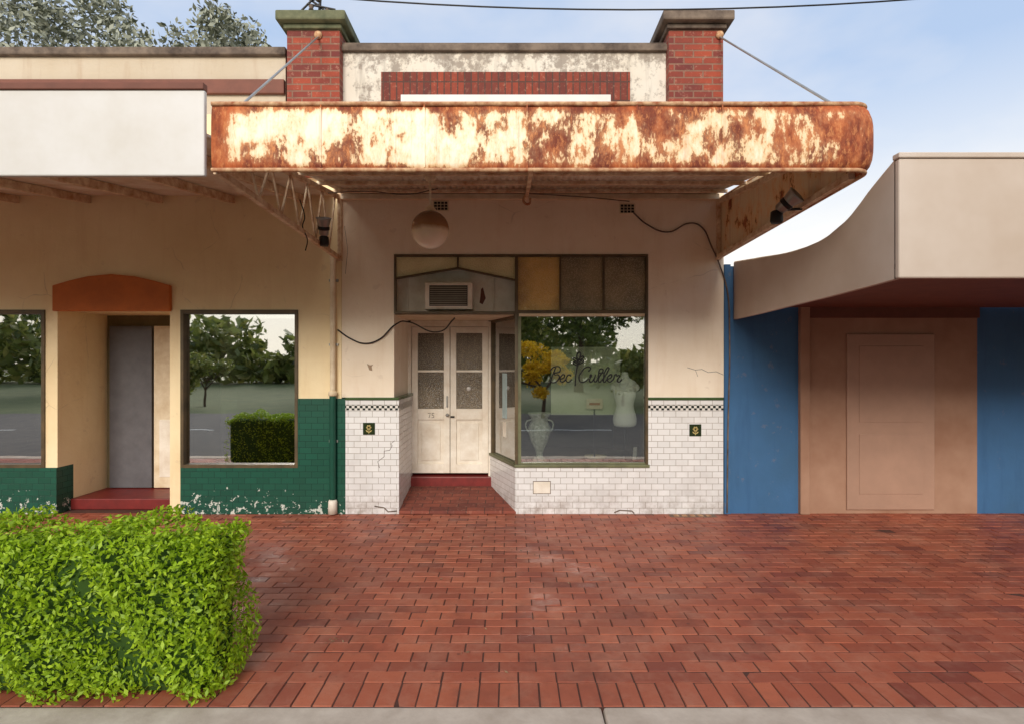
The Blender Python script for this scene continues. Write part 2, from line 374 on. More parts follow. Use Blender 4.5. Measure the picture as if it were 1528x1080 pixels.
box('door_step',-1.46,-0.28,0.85,1.2,0.0,0.285,M_redpaint,S,0.01)
y0,y1=-0.012,0.07
def fr(n,x0,x1,z0,z1,m=M_dark,a=y0,b=y1): box(n,x0,x1,a,b,z0,z1,m,S,0.003)
fr('frame_head',-1.479,1.706,3.215,3.245); fr('frame_left',-1.479,-1.455,2.53,3.215)
fr('frame_right',1.675,1.706,0.622,3.215); fr('frame_mullion',0.035,0.075,0.622,3.215)
fr('frame_transom',0.075,1.675,2.505,2.545); fr('frame_transom_door',-1.479,0.035,2.50,2.53)
fr('transom_cream_bead',0.085,1.665,2.470,2.505,M_creamp,-0.004,0.06)
fr('inner_bead_left',0.075,0.115,0.622,2.47,M_frameg,0.0,0.06); fr('inner_bead_bottom',0.115,1.675,0.622,0.64,M_frameg,0.0,0.06)
fr('transom_bar',0.595,0.617,2.545,3.215); fr('transom_bar',1.14,1.162,2.545,3.215)
box('transom_glass',0.075,0.595,0.03,0.04,2.545,3.215,M_amber,S); box('transom_glass',0.617,1.14,0.03,0.04,2.545,3.215,M_amber2,S); box('transom_glass',1.162,1.675,0.03,0.04,2.545,3.215,M_amber2,S)
box('display_glass',0.115,1.675,0.03,0.036,0.64,2.47,M_glass,S)
beam('chevron_left',(-1.46,0.02,2.945),(-0.68,0.02,3.075),0.05,0.022,M_dark,S)
beam('chevron_right',(-0.68,0.02,3.075),(0.04,0.02,2.925),0.05,0.022,M_dark,S)
fr('chevron_post',-0.69,-0.67,3.07,3.215)
plate('fanlight_glass',[(-1.455,2.95),(-0.69,3.08),(-0.69,3.215),(-1.455,3.215)],0.03,0.035,M_opal,S)
plate('fanlight_glass',[(-0.67,3.08),(0.035,2.93),(0.035,3.215),(-0.67,3.215)],0.03,0.035,M_opal,S)
box('transom_back_panel',-1.479,0.035,0.22,0.26,2.53,3.215,M_white,S)
fr('panel_rib',-1.36,-1.34,2.53,3.05,M_white,0.20,0.22); fr('panel_rib',-0.25,-0.23,2.53,3.0,M_white,0.20,0.22)
mesh('peeling_patch',[(-0.42,0.216,2.66),(-0.38,0.216,2.64),(-0.34,0.216,2.72),(-0.36,0.216,2.80),(-0.375,0.216,2.86),(-0.40,0.216,2.84),(-0.41,0.216,2.74)],[(0,1,2,3,4,5,6)],M_maroon,S)
prism('porch_ceiling',[(-1.479,0.07),(0.035,0.07),(-0.29,0.95),(-1.479,0.95)],2.485,2.5,M_creamp,S)
A=empty('air_conditioner')
box('case',-1.10,-0.50,0.03,0.22,2.56,2.90,M_white,A,0.012)
box('grille_back',-1.04,-0.56,0.020,0.032,2.60,2.86,plain('ac_grille_back',(70,66,58),0.6),A)
lg=plain('louvre_grey',(156,148,130),0.5)
for k in range(9): box('louvre',-1.03,-0.57,0.008,0.022,2.612+k*0.027,2.622+k*0.027,lg,A)
box('grille_frame',-1.06,-0.54,0.014,0.03,2.86,2.875,M_white,A); box('grille_frame',-1.06,-0.54,0.014,0.03,2.585,2.60,M_white,A)
YD=0.95; Dr=empty('double_door',S)
box('jamb_left',-1.479,-1.435,YD-0.05,YD+0.08,0.285,2.47,M_white,Dr,0.004); box('jamb_right',-0.335,-0.285,YD-0.05,YD+0.08,0.285,2.47,M_white,Dr,0.004)
box('head',-1.435,-0.335,YD-0.05,YD+0.08,2.40,2.485,M_white,Dr,0.004)
for (a,b) in ((-1.43,-0.888),(-0.880,-0.34)):
    st=0.085
    def dp(n,x0,x1,z0,z1,f=0.0,m=M_white,bv=0.004): box(n,x0,x1,YD+f,YD+0.045,z0,z1,m,Dr,bv)
    dp('stile',a,a+st,0.32,2.395); dp('stile',b-st,b,0.32,2.395)
    dp('top_rail',a+st,b-st,2.31,2.395); dp('lock_rail',a+st,b-st,1.08,1.235); dp('bottom_rail',a+st,b-st,0.32,0.45)
    dp('glazing_bar',a+st,b-st,1.755,1.785,0.006)
    dp('door_glass',a+st,b-st,1.235,1.755,0.025,M_doorglass,0); dp('door_glass',a+st,b-st,1.785,2.31,0.025,M_doorglass,0)
    dp('panel',a+st,b-st,0.45,1.08,0.025); dp('raised_panel',a+st+0.05,b-st-0.05,0.50,1.03,0.012,M_white,0.01)
lathe('knob',[(0.004,0),(0.02,0.01),(0.024,0.03),(0.012,0.045)],M_grey,Dr,16,(-0.92,YD,1.15),Matrix.Rotation(math.pi/2,3,'X'))
box('pull_handle',-0.935,-0.915,YD-0.03,YD,1.26,1.42,M_grey,Dr,0.004); box('bolt',-0.875,-0.82,YD-0.02,YD,1.11,1.135,M_dkmetal,Dr,0.003)
lathe('round_sticker',[(0.03,0),(0.03,0.002)],M_whiteawn,Dr,20,(-0.62,YD+0.024,1.52),Matrix.Rotation(math.pi/2,3,'X'))
tube('street_number',[[(-1.20,YD-0.002,1.175),(-1.165,YD-0.002,1.175),(-1.185,YD-0.002,1.11)],[(-1.11,YD-0.002,1.175),(-1.14,YD-0.002,1.175),(-1.14,YD-0.002,1.148),(-1.115,YD-0.002,1.14),(-1.115,YD-0.002,1.115),(-1.145,YD-0.002,1.11)]],0.004,M_coping,Dr,False)
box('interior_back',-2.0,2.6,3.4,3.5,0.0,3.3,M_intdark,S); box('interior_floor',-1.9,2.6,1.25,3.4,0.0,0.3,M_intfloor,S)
prism('display_platform',[(0.06,0.15),(1.70,0.15),(1.70,1.25),(-0.27,1.25),(-0.27,0.95)],0.0,0.60,M_intfloor,S)
box('interior_right',1.90,2.0,0.26,3.4,0.3,3.3,M_int,S); box('interior_left',-2.0,-1.9,1.1,3.4,0.3,3.3,M_int,S)
box('interior_ceiling',-2.0,2.0,1.05,3.4,3.2,3.3,M_int,S); box('display_ceiling',0.04,1.9,0.10,1.05,2.53,2.56,M_int,S)
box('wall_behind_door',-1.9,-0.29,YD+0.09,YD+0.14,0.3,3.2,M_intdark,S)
box('right_return',1.706,1.90,0.25,0.40,0.0,3.2,M_int,S)
P=S
box('parapet_wall',-2.15,1.96,0.0,0.28,5.10,5.775,M_parapet,P)
box('brick_panel',-1.64,1.48,-0.006,0.0,4.9,5.53,M_soldier,P)
box('parapet_cap',-2.15,1.96,-0.05,0.32,5.775,5.86,M_coping,P,0.012); box('parapet_cap_top',-2.12,1.93,-0.03,0.30,5.86,5.885,M_coping,P,0.01)
box('signboard',-1.39,1.235,-0.03,-0.0065,4.75,5.235,M_whiteawn,P,0.004)
for i,(a,b,mc) in enumerate(((-2.77,-2.12,M_lichen),(1.93,2.60,M_coping))):
    box('pier',a,b,-0.13,0.42,4.2,5.98,M_brick,P,0.004)
    box('pier_neck',a-0.03,b+0.03,-0.17,0.45,5.98,6.04,mc,P,0.012)
    box('pier_cap',a-0.10,b+0.10,-0.25,0.53,6.04,6.16,mc,P,0.02)
box('roof',-2.1,2.6,0.42,12,4.9,5.0,M_grey,P); box('side_wall_right',2.45,2.65,0.26,12,0.3,5.0,M_brick,P); box('side_wall_left',-2.8,-2.2,0.42,12,3.0,5.2,M_brick,P); box('rear_wall',-2.2,2.45,11.8,12,0.0,5.0,M_brick,P)
for cx,cz in ((-0.89,3.85),(1.445,3.815)):
    box('vent_surround',cx-0.10,cx+0.10,-0.012,0.002,cz-0.065,cz+0.065,M_creamp,S,0.003)
    for i in range(4):
        for j in range(3):
            box('vent_hole',cx-0.085+i*0.044,cx-0.05+i*0.044,-0.015,-0.011,cz-0.052+j*0.037,cz-0.024+j*0.037,M_dkmetal,S)
tube('wall_cable',[(1.52,-0.02,3.76),(1.68,-0.02,3.62),(1.95,-0.02,3.52),(2.22,-0.02,3.63),(2.35,-0.02,3.60),(2.50,-0.02,3.33),(2.60,-0.02,3.1),(2.69,-0.02,2.8),(2.72,-0.02,2.3),(2.70,-0.02,1.0),(2.69,-0.02,0.02)],0.009,M_coping,S)
tube('door_cable',[(-2.18,-0.03,2.30),(-2.02,-0.02,2.19),(-1.84,-0.02,2.13),(-1.66,-0.02,2.18),(-1.47,0.0,2.36),(-1.35,0.3,2.42),(-1.0,0.5,2.30),(-0.75,0.3,2.47)],0.009,M_black,S)

# ---------------------------------------------------------------- left neighbour building
Lb=empty('shop_building')
box('pier_wall',-2.68,XL-0.004,0.0,0.25,1.445,2.55,M_wallL,Lb); box('pier_green',-2.68,-2.088,-0.016,0.25,0.0,1.445,M_green,Lb)
box('upper_wall',-14,XL-0.004,0.0,0.25,2.55,5.0,M_wallL,Lb)
box('dado_under_window',-4.15,-2.68,-0.016,0.25,0.0,0.58,M_green,Lb); box('window_pier',-4.28,-4.15,-0.016,0.25,0,2.55,M_wallL,Lb)
box('dado_far',-14,-5.7,-0.016,0.25,0.0,0.58,M_green,Lb); box('pier_far',-5.85,-5.70,0,0.25,0.58,2.55,M_wallL,Lb); box('wall_far',-14,-8,0,0.25,0.58,2.55,M_wallL,Lb)
for x0,x1 in ((-4.15,-2.68),(-8.0,-5.85)):
    box('window_glass',x0+0.04,x1-0.04,0.05,0.056,0.62,2.50,M_glassL,Lb)
    for a in ((x0,x0+0.04,0.58,2.55),(x1-0.04,x1,0.58,2.55)): box('frame',a[0],a[1],-0.02,0.08,a[2],a[3],M_dark,Lb,0.003)
    box('frame',x0+0.04,x1-0.04,-0.02,0.08,0.58,0.62,M_dark,Lb); box('frame',x0+0.04,x1-0.04,-0.02,0.08,2.50,2.55,M_dark,Lb)
    box('window_backdrop',x0,x1,1.4,1.5,0.3,2.55,M_int,Lb)
box('blue_display_panel',-3.85,-3.45,0.5,0.56,0.6,1.25,plain('blue_panel',(40,70,130),0.6),Lb)
pts=[(-5.72,2.53),(-4.26,2.53),(-4.26,2.85)]+[(-4.26-1.46*t,2.85+0.14*math.sin(math.pi*t)) for t in (0.15,0.3,0.5,0.7,0.85)]+[(-5.72,2.85)]
plate('terracotta_header',pts,-0.06,0.0,M_orange,Lb,0.01)
box('recess_back',-5.7,-4.28,0.85,0.9,0.0,2.55,M_int,Lb); box('door_leaf',-5.0,-4.42,0.78,0.84,0.15,2.40,M_creamp,Lb,0.005); box('door_leaf_panel',-4.92,-4.50,0.77,0.785,0.3,1.1,M_white,Lb,0.01)
box('screen_door',-5.62,-5.03,0.78,0.84,0.15,2.40,plain('slate_door',(100,98,102),0.5),Lb,0.005)
box('recess_side',-5.85,-5.7,0.25,0.9,0,2.55,M_wallL,Lb); box('recess_side',-4.28,-4.13,0.25,0.9,0,2.55,M_wallL,Lb); box('threshold',-5.7,-4.28,0.2,0.85,0,0.14,M_redpaint,Lb,0.01)
box('recess_ceiling',-5.7,-4.28,0.25,0.9,2.55,2.6,M_wallL,Lb)
box('parapet',-14,-2.84,0.0,0.3,5.0,5.72,M_beigeL,Lb); box('parapet_red_band',-14,-2.84,-0.05,0.0,5.24,5.42,M_maroon,Lb,0.01); box('parapet_cap',-14,-2.82,-0.06,0.36,5.72,5.82,M_coping,Lb,0.015)
box('roof',-14,-2.84,0.3,12,4.9,5.0,M_grey,Lb)
aw=empty('white_awning')
box('fascia',-14,-2.22,-2.93,-2.89,3.24,3.86,M_whiteawn,aw,0.01); box('fascia_trim',-14,-2.22,-2.945,-2.885,3.86,3.91,M_maroon,aw,0.006)
mesh('roof_sheet',[(-14,-2.89,3.55),(-2.24,-2.89,3.55),(-2.24,-0.0,3.98),(-14,0.0,3.98),(-14,-2.89,3.57),(-2.24,-2.89,3.57),(-2.24,-0.0,4.0),(-14,0.0,4.0)],[(0,3,2,1),(4,5,6,7),(0,1,5,4),(1,2,6,5)],M_soffit,aw)
for k in range(12): beam('rafter',(-2.6-k*0.9,-2.88,3.50),(-2.6-k*0.9,-0.0,3.93),0.05,0.09,M_bracket,aw)

# ---------------------------------------------------------------- right neighbour building
Rb=empty('shop_building')
box('blue_wall',2.66,3.60,0.02,0.3,0.0,3.10,M_bluewall,Rb); box('blue_wall_edge',2.66,2.74,-0.01,0.02,0.0,3.12,M_bluewall,Rb,0.004)
box('brown_wall',3.60,5.85,0.02,0.3,0.0,3.10,M_brownR,Rb); box('brown_pilaster',3.6,3.72,-0.04,0.02,0,3.0,M_brownR,Rb,0.01)
tsm=plain('tan_shutter',(182,144,122),0.6,0,0.15,2); box('door_panel',4.2,5.3,-0.005,0.02,0.05,2.25,tsm,Rb,0.01)
box('door_panel_inset',4.35,5.15,-0.012,-0.005,0.25,1.0,tsm,Rb,0.005); box('door_panel_inset',4.35,5.15,-0.012,-0.005,1.15,2.1,tsm,Rb,0.005)
box('shade_band',3.72,5.85,-0.02,0.02,2.45,3.05,M_maroon,Rb)  # dark band painted on the wall for the shade beneath the soffit
box('blue_wall_far',5.85,14,0.02,0.3,0.0,3.10,M_bluewall,Rb); box('window_far',6.9,8.5,0.0,0.02,0.7,2.2,M_glassL,Rb)
box('roof',2.66,14,0.3,12,3.0,3.1,M_grey,Rb)
ra=empty('pale_awning')
sp=[(0.0,2.43,3.14),(-0.7,2.44,3.06),(-1.5,2.46,2.98),(-2.0,2.47,2.99),(-2.35,2.48,3.08),(-2.65,2.49,3.24),(-2.9,2.50,3.36)]
V=[];F=[]
for y,zb,zt in sp: V+=[(2.78,y,zb),(2.78,y,zt),(2.82,y,zb),(2.82,y,zt)]
for i in range(len(sp)-1):
    a=i*4;b=a+4; F+=[(a,a+1,b+1,b),(a+2,b+2,b+3,a+3),(a+1,a+3,b+3,b+1),(a,b,b+2,a+2)]
mesh('side_panel',V,F,M_awnR,ra)
tube('side_panel_rim',[(2.80,y,zt) for y,zb,zt in sp],0.018,M_bracket,ra)
box('fascia',2.78,14,-2.95,-2.90,2.50,3.36,M_awnR,ra,0.012); box('fascia_cap',2.77,14,-2.965,-2.89,3.36,3.40,M_awnR,ra,0.008); box('soffit',2.82,14,-2.90,0.0,2.58,2.62,M_maroon,ra)  # maroon soffit has the shade under the awning put into its colour

# ---------------------------------------------------------------- rusty awning
AW=empty('rusty_awning')
XE=2.62
R=0.13
path=[(-2.18,-2.9)]+[(x,-2.9) for x in np.linspace(-2.0,XE-R,18)]
path+=[(XE-R+R*math.sin(a),-2.9+R*(1-math.cos(a))) for a in np.linspace(0.15,math.pi/2,9)]
path+=[(XE,-2.77+2.77*t) for t in np.linspace(0.06,1.0,10)]
def zz(y):
    t=max(0,(y+2.77)/2.77); return 3.29-0.08*t, 3.77+0.18*t
V=[];F=[]
K=11; TT=np.linspace(0,1,K)
for i,(x,y) in enumerate(path):
    zb,zt=zz(y)
    d=Vector((path[min(i+1,len(path)-1)][0]-path[max(i-1,0)][0],path[min(i+1,len(path)-1)][1]-path[max(i-1,0)][1])).normalized()
    nx,ny=-d.y,d.x
    w=random.gauss(0,0.0025)
    bm=0.014+0.045*max(0,min(1,(x-2.0)/0.6)) if y<-2.5 else 0.03
    for k,t in enumerate(TT):
        bul=bm*(1-abs(2*t-1)**4)
        V.append((x-nx*(bul+w),y-ny*(bul+w),zb+(zt-zb)*t))
    for k,t in enumerate(TT): V.append((x+nx*0.012,y+ny*0.012,zb+(zt-zb)*t))
for i in range(len(path)-1):
    for k in range(K-1):
        a=i*2*K+k;b=a+2*K
        F.append((a,b,b+1,a+1)); F.append((a+K,a+K+1,b+K+1,b+K))
    a=i*2*K;b=a+2*K; F.append((a,a+K,b+K,b)); F.append((a+K-1,b+K-1,b+2*K-1,a+2*K-1))
F.append(tuple(range(K))+tuple(range(2*K-1,K-1,-1)))
ob=mesh('fascia',V,F,[M_rust,M_rustside],AW)
for p in ob.data.polygons:
    p.use_smooth=True
    if p.center.y>-2.65: p.material_index=1
tube('fascia_top_roll',[(x*1.0,y-0.005 if y<-2.6 else y,zz(y)[1]) for x,y in path],0.017,M_rustedge,AW,False)
tube('fascia_bottom_roll',[(x*1.0,y-0.005 if y<-2.6 else y,zz(y)[0]) for x,y in path],0.016,M_rustedge,AW,False)
for px in (-1.39,-0.64,0.105,0.90,1.52): box('fascia_seam',px,px+0.010,-2.919,-2.90,3.30,3.76,M_rust,AW)
nx=int(4.7/0.019); xs=np.linspace(-2.14,2.58,nx); V=[];F=[]
for yy,zc in ((-2.86,3.60),(0.0,4.03)):
    for x in xs: V.append((x,yy,zc+0.012*math.sin(2*math.pi*x/0.076)))
for i in range(nx-1): F.append((i,nx+i,nx+i+1,i+1))
ob=mesh('corrugated_roof',V,F,M_soffit,AW,True); sm=ob.modifiers.new('sol','SOLIDIFY'); sm.thickness=0.002; sm.offset=1
def roofz(y): return 4.03+0.1503*y
for yy in (-0.25,-0.8,-1.35,-1.9,-2.45):
    beam('purlin',(-2.16,yy,roofz(yy)-0.033),(2.60,yy,roofz(yy)-0.033),0.035,0.034,M_bracket,AW)
box('wall_plate',-2.13,2.58,-0.06,-0.002,3.92,3.99,M_creamp,AW,0.006)
beam('centre_rafter',(0.18,-2.86,roofz(-2.86)-0.075),(0.18,-0.06,roofz(-0.06)-0.075),0.04,0.045,M_bracket,AW)
tube('flood_bracket',[(0.16,-0.3,3.90),(0.14,-0.3,3.82),(0.20,-0.3,3.79),(0.22,-0.3,3.86)],0.015,M_rustedge,AW)
tube('soffit_cable',[[(-2.14,-0.5,3.86),(-1.7,-0.5,3.88),(-1.2,-0.52,3.84),(-0.85,-0.6,3.88)],[(0.2,-0.35,3.9),(0.9,-0.3,3.87),(1.45,-0.1,3.88)]],0.006,M_coping,AW)
b=lambda n,p,q,w=0.03,h=0.045,m=M_bracket: beam(n,p,q,w,h,m,AW)
b('bottom_chord',(-2.17,-2.86,3.30),(-2.17,0.0,3.20),0.045,0.05); b('top_chord',(-2.17,-2.86,3.56),(-2.17,0.0,3.96),0.045,0.05)
b('wall_upright',(-2.15,-0.025,3.16),(-2.15,-0.025,4.0),0.05,0.05)
for yy in [-2.4,-1.95,-1.5,-1.05,-0.6]:
    b('web',(-2.17,yy,3.56+0.14*(yy+2.86)),(-2.17,yy+0.22,3.30-0.035*(yy+2.86)),0.018,0.018)
    b('web',(-2.17,yy+0.45,3.56+0.14*(yy+0.45+2.86)),(-2.17,yy+0.22,3.30-0.035*(yy+2.86)),0.018,0.018)
b('side_chord',(2.58,-2.72,3.31),(2.58,0.0,3.21),0.05,0.05); b('side_top_chord',(2.58,-2.7,3.60),(2.58,0.0,3.90),0.05,0.05); b('right_upright',(2.58,-0.025,3.17),(2.58,-0.025,3.95),0.05,0.045)
tube('loose_wire',[(-2.16,-1.3,3.55),(-2.13,-1.25,3.38),(-2.17,-1.2,3.30),(-2.12,-1.2,3.16),(-2.14,-1.2,3.05)],0.006,M_black,AW)
for x0,x1 in ((-2.38,-2.10),(2.55,2.52)):
    tube('tie_rod',[(x0,-0.13,5.90),(x1,-2.75,3.78)],0.011,M_grey,AW,False)
    lathe('rod_anchor',[(0.03,0),(0.05,0.01),(0.045,0.03),(0.02,0.05)],M_rustedge,AW,16,(x0,-0.13,5.91),Matrix.Rotation(math.pi/2,3,'X'))

# ---------------------------------------------------------------- globe lamp, spotlights
def globe():
    E=empty('pendant_globe_lamp'); g=G('opal_globe_brown_top'); z=g.sep(g.obj())[2]
    n=g.m('ADD',z,g.m('MULTIPLY',g.noise(12,5),0.05))
    col=g.ramp(g.n('ShaderNodeMapRange',{0:n,1:-0.2,2:0.2,3:0.0,4:1.0}).outputs[0],[(0.0,lin((244,236,222))),(0.48,lin((234,212,182))),(0.60,lin((160,116,78))),(1.0,lin((98,70,48)))])  # blends from cream below to brown towards the top
    m=g.fin(col,0.15)
    pr=[(0.195*math.sin(t)+0.0005,-0.195*math.cos(t)) for t in np.linspace(0,math.pi*0.93,26)]
    lathe('globe',pr,m,E,40,(-0.847,-1.2,3.265))
    lathe('fitter',[(0.05,0),(0.058,0.01),(0.058,0.04),(0.03,0.06),(0.012,0.08)],M_creamp,E,24,(-0.847,-1.2,3.44))
    lathe('stem',[(0.011,0),(0.011,0.3)],M_creamp,E,12,(-0.847,-1.2,3.50))
    lathe('canopy',[(0.015,0),(0.05,0.03),(0.06,0.07)],M_creamp,E,24,(-0.847,-1.2,3.755))
globe()
def spot(loc,aim):
    E=empty('spotlight'); R=Vector(aim).to_track_quat('Z','Y').to_matrix()
    lathe('lamp_head',[(0.03,-0.12),(0.05,-0.10),(0.055,-0.02),(0.075,0.06),(0.085,0.08),(0.08,0.082),(0.06,0.05),(0.01,0.03)],M_grey,E,24,loc,R)
    lathe('collar',[(0.058,-0.05),(0.062,-0.045),(0.062,-0.015),(0.058,-0.01)],M_dkmetal,E,24,loc,R)
    p=Vector(loc); q=p-Vector(aim).normalized()*0.13
    lathe('base_housing',[(0.045,-0.07),(0.055,-0.05),(0.05,0.03),(0.035,0.04)],M_black,E,20,tuple(q+Vector((0,0,-0.03))))
    return E
spot((-2.10,-0.76,3.42),(0.1,-0.35,0.9)); spot((2.42,-2.1,3.30),(0.55,-0.6,0.55))
tube('arm',[(-2.10,-0.70,3.28),(-2.16,-0.7,3.22)],0.012,M_black,bpy.data.objects['spotlight'],False)
tube('arm',[(2.42,-2.05,3.24),(2.58,-2.0,3.26)],0.012,M_black,bpy.data.objects['spotlight.001'],False)

DP=empty('downpipe')
tube('upper_pipe',[(-2.23,-0.055,3.25),(-2.23,-0.055,1.52)],0.036,M_creamp,DP,False)
tube('lower_pipe',[(-2.23,-0.055,1.50),(-2.23,-0.055,0.2)],0.042,plain('green_pipe_paint',(20,78,62),0.35),DP,False)
lathe('collar',[(0.044,0),(0.052,0.01),(0.052,0.05),(0.044,0.06)],M_creamp,DP,20,(-2.23,-0.055,1.48))
lathe('shoe',[(0.046,0),(0.056,0.0),(0.054,0.15),(0.046,0.17)],M_white,DP,20,(-2.23,-0.055,0.02))
for z in (2.9,2.1,0.9): box('clip',-2.285,-2.175,-0.03,0.0,z,z+0.03,M_grey,DP)
SB=empty('service_bracket')
tube('post',[(-2.42,0.0,6.16),(-2.40,0.0,6.55)],0.018,M_dkmetal,SB,False)
tube('arms',[[(-2.72,-0.02,6.20),(-2.5,-0.02,6.42),(-2.40,0,6.46)],[(-2.62,0.0,6.5),(-2.42,0.0,6.36),(-2.25,0.02,6.22)],[(-2.55,-0.05,6.35),(-2.2,-0.05,6.28)]],0.013,M_dkmetal,SB,False)
for p in ((-2.50,-0.05,6.27),(-2.30,-0.05,6.22),(-2.42,-0.02,6.40)): lathe('insulator',[(0.015,0),(0.032,0.01),(0.02,0.03),(0.032,0.05),(0.012,0.07)],M_coping,SB,14,p)
tube('overhead_cable',[(x,-1.0,5.672+0.0125*(x-1.3)**2) for x in np.linspace(-12,14,50)],0.0085,M_black,None,False)

# ---------------------------------------------------------------- window display
def mannequin():
    E=empty('dress_form_mannequin'); rings=[(0.0,0.135,0.10),(0.04,0.15,0.11),(0.12,0.158,0.115),(0.2,0.13,0.095),(0.27,0.108,0.082),(0.34,0.122,0.095),(0.42,0.145,0.122),(0.47,0.142,0.115),(0.53,0.152,0.09),(0.575,0.158,0.072),(0.605,0.12,0.062),(0.625,0.065,0.05),(0.66,0.046,0.044),(0.70,0.044,0.042),(0.715,0.03,0.03)]
    seg=32;V=[];F=[]
    for z,a,b_ in rings:
        for i in range(seg):
            t=2*math.pi*i/seg
            y=b_*math.sin(t)
            if 0.38<z<0.48 and math.sin(t)<0: y*=1+0.18*abs(math.sin(2*t))
            V.append((a*math.cos(t),y,z))
    for j in range(len(rings)-1):
        for i in range(seg): F.append((j*seg+i,j*seg+(i+1)%seg,(j+1)*seg+(i+1)%seg,(j+1)*seg+i))
    F.append(tuple(reversed(range(seg)))); F.append(tuple(range((len(rings)-1)*seg,len(rings)*seg)))
    m=plain('white_linen',(250,248,242),0.85,0,0.05,9)
    o=mesh('torso',V,F,m,E,True,0,(1.46,0.22,1.06)); s=o.modifiers.new('s','SUBSURF'); s.levels=1; s.render_levels=1
    for sx in (-1,1): lathe('shoulder_cap',[(0.002,-0.05),(0.03,-0.04),(0.045,0),(0.03,0.04),(0.002,0.05)],m,E,16,(1.46+sx*0.148,0.22,1.57),None,0,0)
    lathe('stand_pole',[(0.013,0),(0.013,0.5)],M_dkmetal,E,12,(1.46,0.22,0.6))
    lathe('stand_base',[(0.13,0),(0.13,0.012),(0.03,0.03),(0.015,0.05)],M_dkmetal,E,24,(1.46,0.22,0.6))
    lathe('neck_knob',[(0.02,0),(0.026,0.015),(0.012,0.04)],M_dkmetal,E,12,(1.46,0.22,1.772))
mannequin()
def urn():
    E=empty('ornate_urn'); m=plain('pale_glazed_ceramic',(232,232,220),0.25,0,0.4,22,0.6,c2=(160,164,146))
    lathe('body',[(0.09,0),(0.095,0.02),(0.05,0.06),(0.04,0.10),(0.06,0.16),(0.11,0.27),(0.14,0.38),(0.145,0.44),(0.12,0.50),(0.095,0.54),(0.11,0.58),(0.145,0.62),(0.15,0.64),(0.12,0.63),(0.08,0.55)],m,E,48,(0.36,0.32,0.60),None,0.04,12)
    for s in (-1,1): tube('handle',[(0.36+s*0.10,0.32,1.15),(0.36+s*0.17,0.32,1.12),(0.36+s*0.165,0.32,1.02),(0.36+s*0.13,0.32,0.98)],0.010,m,E)
urn()
HP=empty('hanging_display_panel'); box('cloth',0.52,1.44,0.42,0.43,1.20,2.10,plain('pale_sage_cloth',(226,228,202),0.9,0,0.15,1.5,0.1,c2=(192,200,168)),HP); tube('rod',[(0.49,0.42,2.11),(1.47,0.42,2.11)],0.012,M_dkmetal,HP,False)
tube('hanger',[[(0.60,0.42,2.11),(0.60,0.42,2.53)],[(1.36,0.42,2.11),(1.36,0.42,2.53)]],0.003,M_dkmetal,HP,False)
BW=empty('display_bowl'); lathe('bowl',[(0.04,0),(0.06,0.01),(0.14,0.06),(0.15,0.075),(0.13,0.06),(0.04,0.02)],M_creamp,BW,32,(1.10,0.32,0.602))
CP=empty('price_card'); mesh('card',[(1.54,0.20,0.62),(1.62,0.24,0.62),(1.64,0.27,0.82),(1.56,0.23,0.82)],[(0,1,2,3)],M_dkmetal,CP); mesh('card_face',[(1.55,0.196,0.64),(1.61,0.228,0.64),(1.628,0.26,0.80),(1.572,0.226,0.80)],[(0,1,2,3)],M_whiteawn,CP)
SG=empty('small_shop_sign'); box('board',0.98,1.20,0.36,0.38,1.28,1.42,M_creamp,SG,0.02); box('stand',1.08,1.10,0.37,0.385,0.6,1.28,M_dkmetal,SG)
box('sign_text_bar',1.02,1.16,0.352,0.36,1.335,1.365,M_orange,SG)
PT=empty('price_tag'); box('card',0.28,0.36,0.12,0.13,0.622,0.69,M_whiteawn,PT,0.004); box('foot',0.30,0.34,0.13,0.16,0.60,0.622,M_dkmetal,PT)
PO=empty('window_poster'); box('paper',0.40,0.56,0.026,0.029,1.15,1.75,plain('pale_blue_poster',(176,196,196),0.7,0,0.2,14),PO,0,(bx,by,0),ang); box('paper_lower',0.42,0.54,0.026,0.029,0.9,1.10,M_white,PO,0,(bx,by,0),ang)

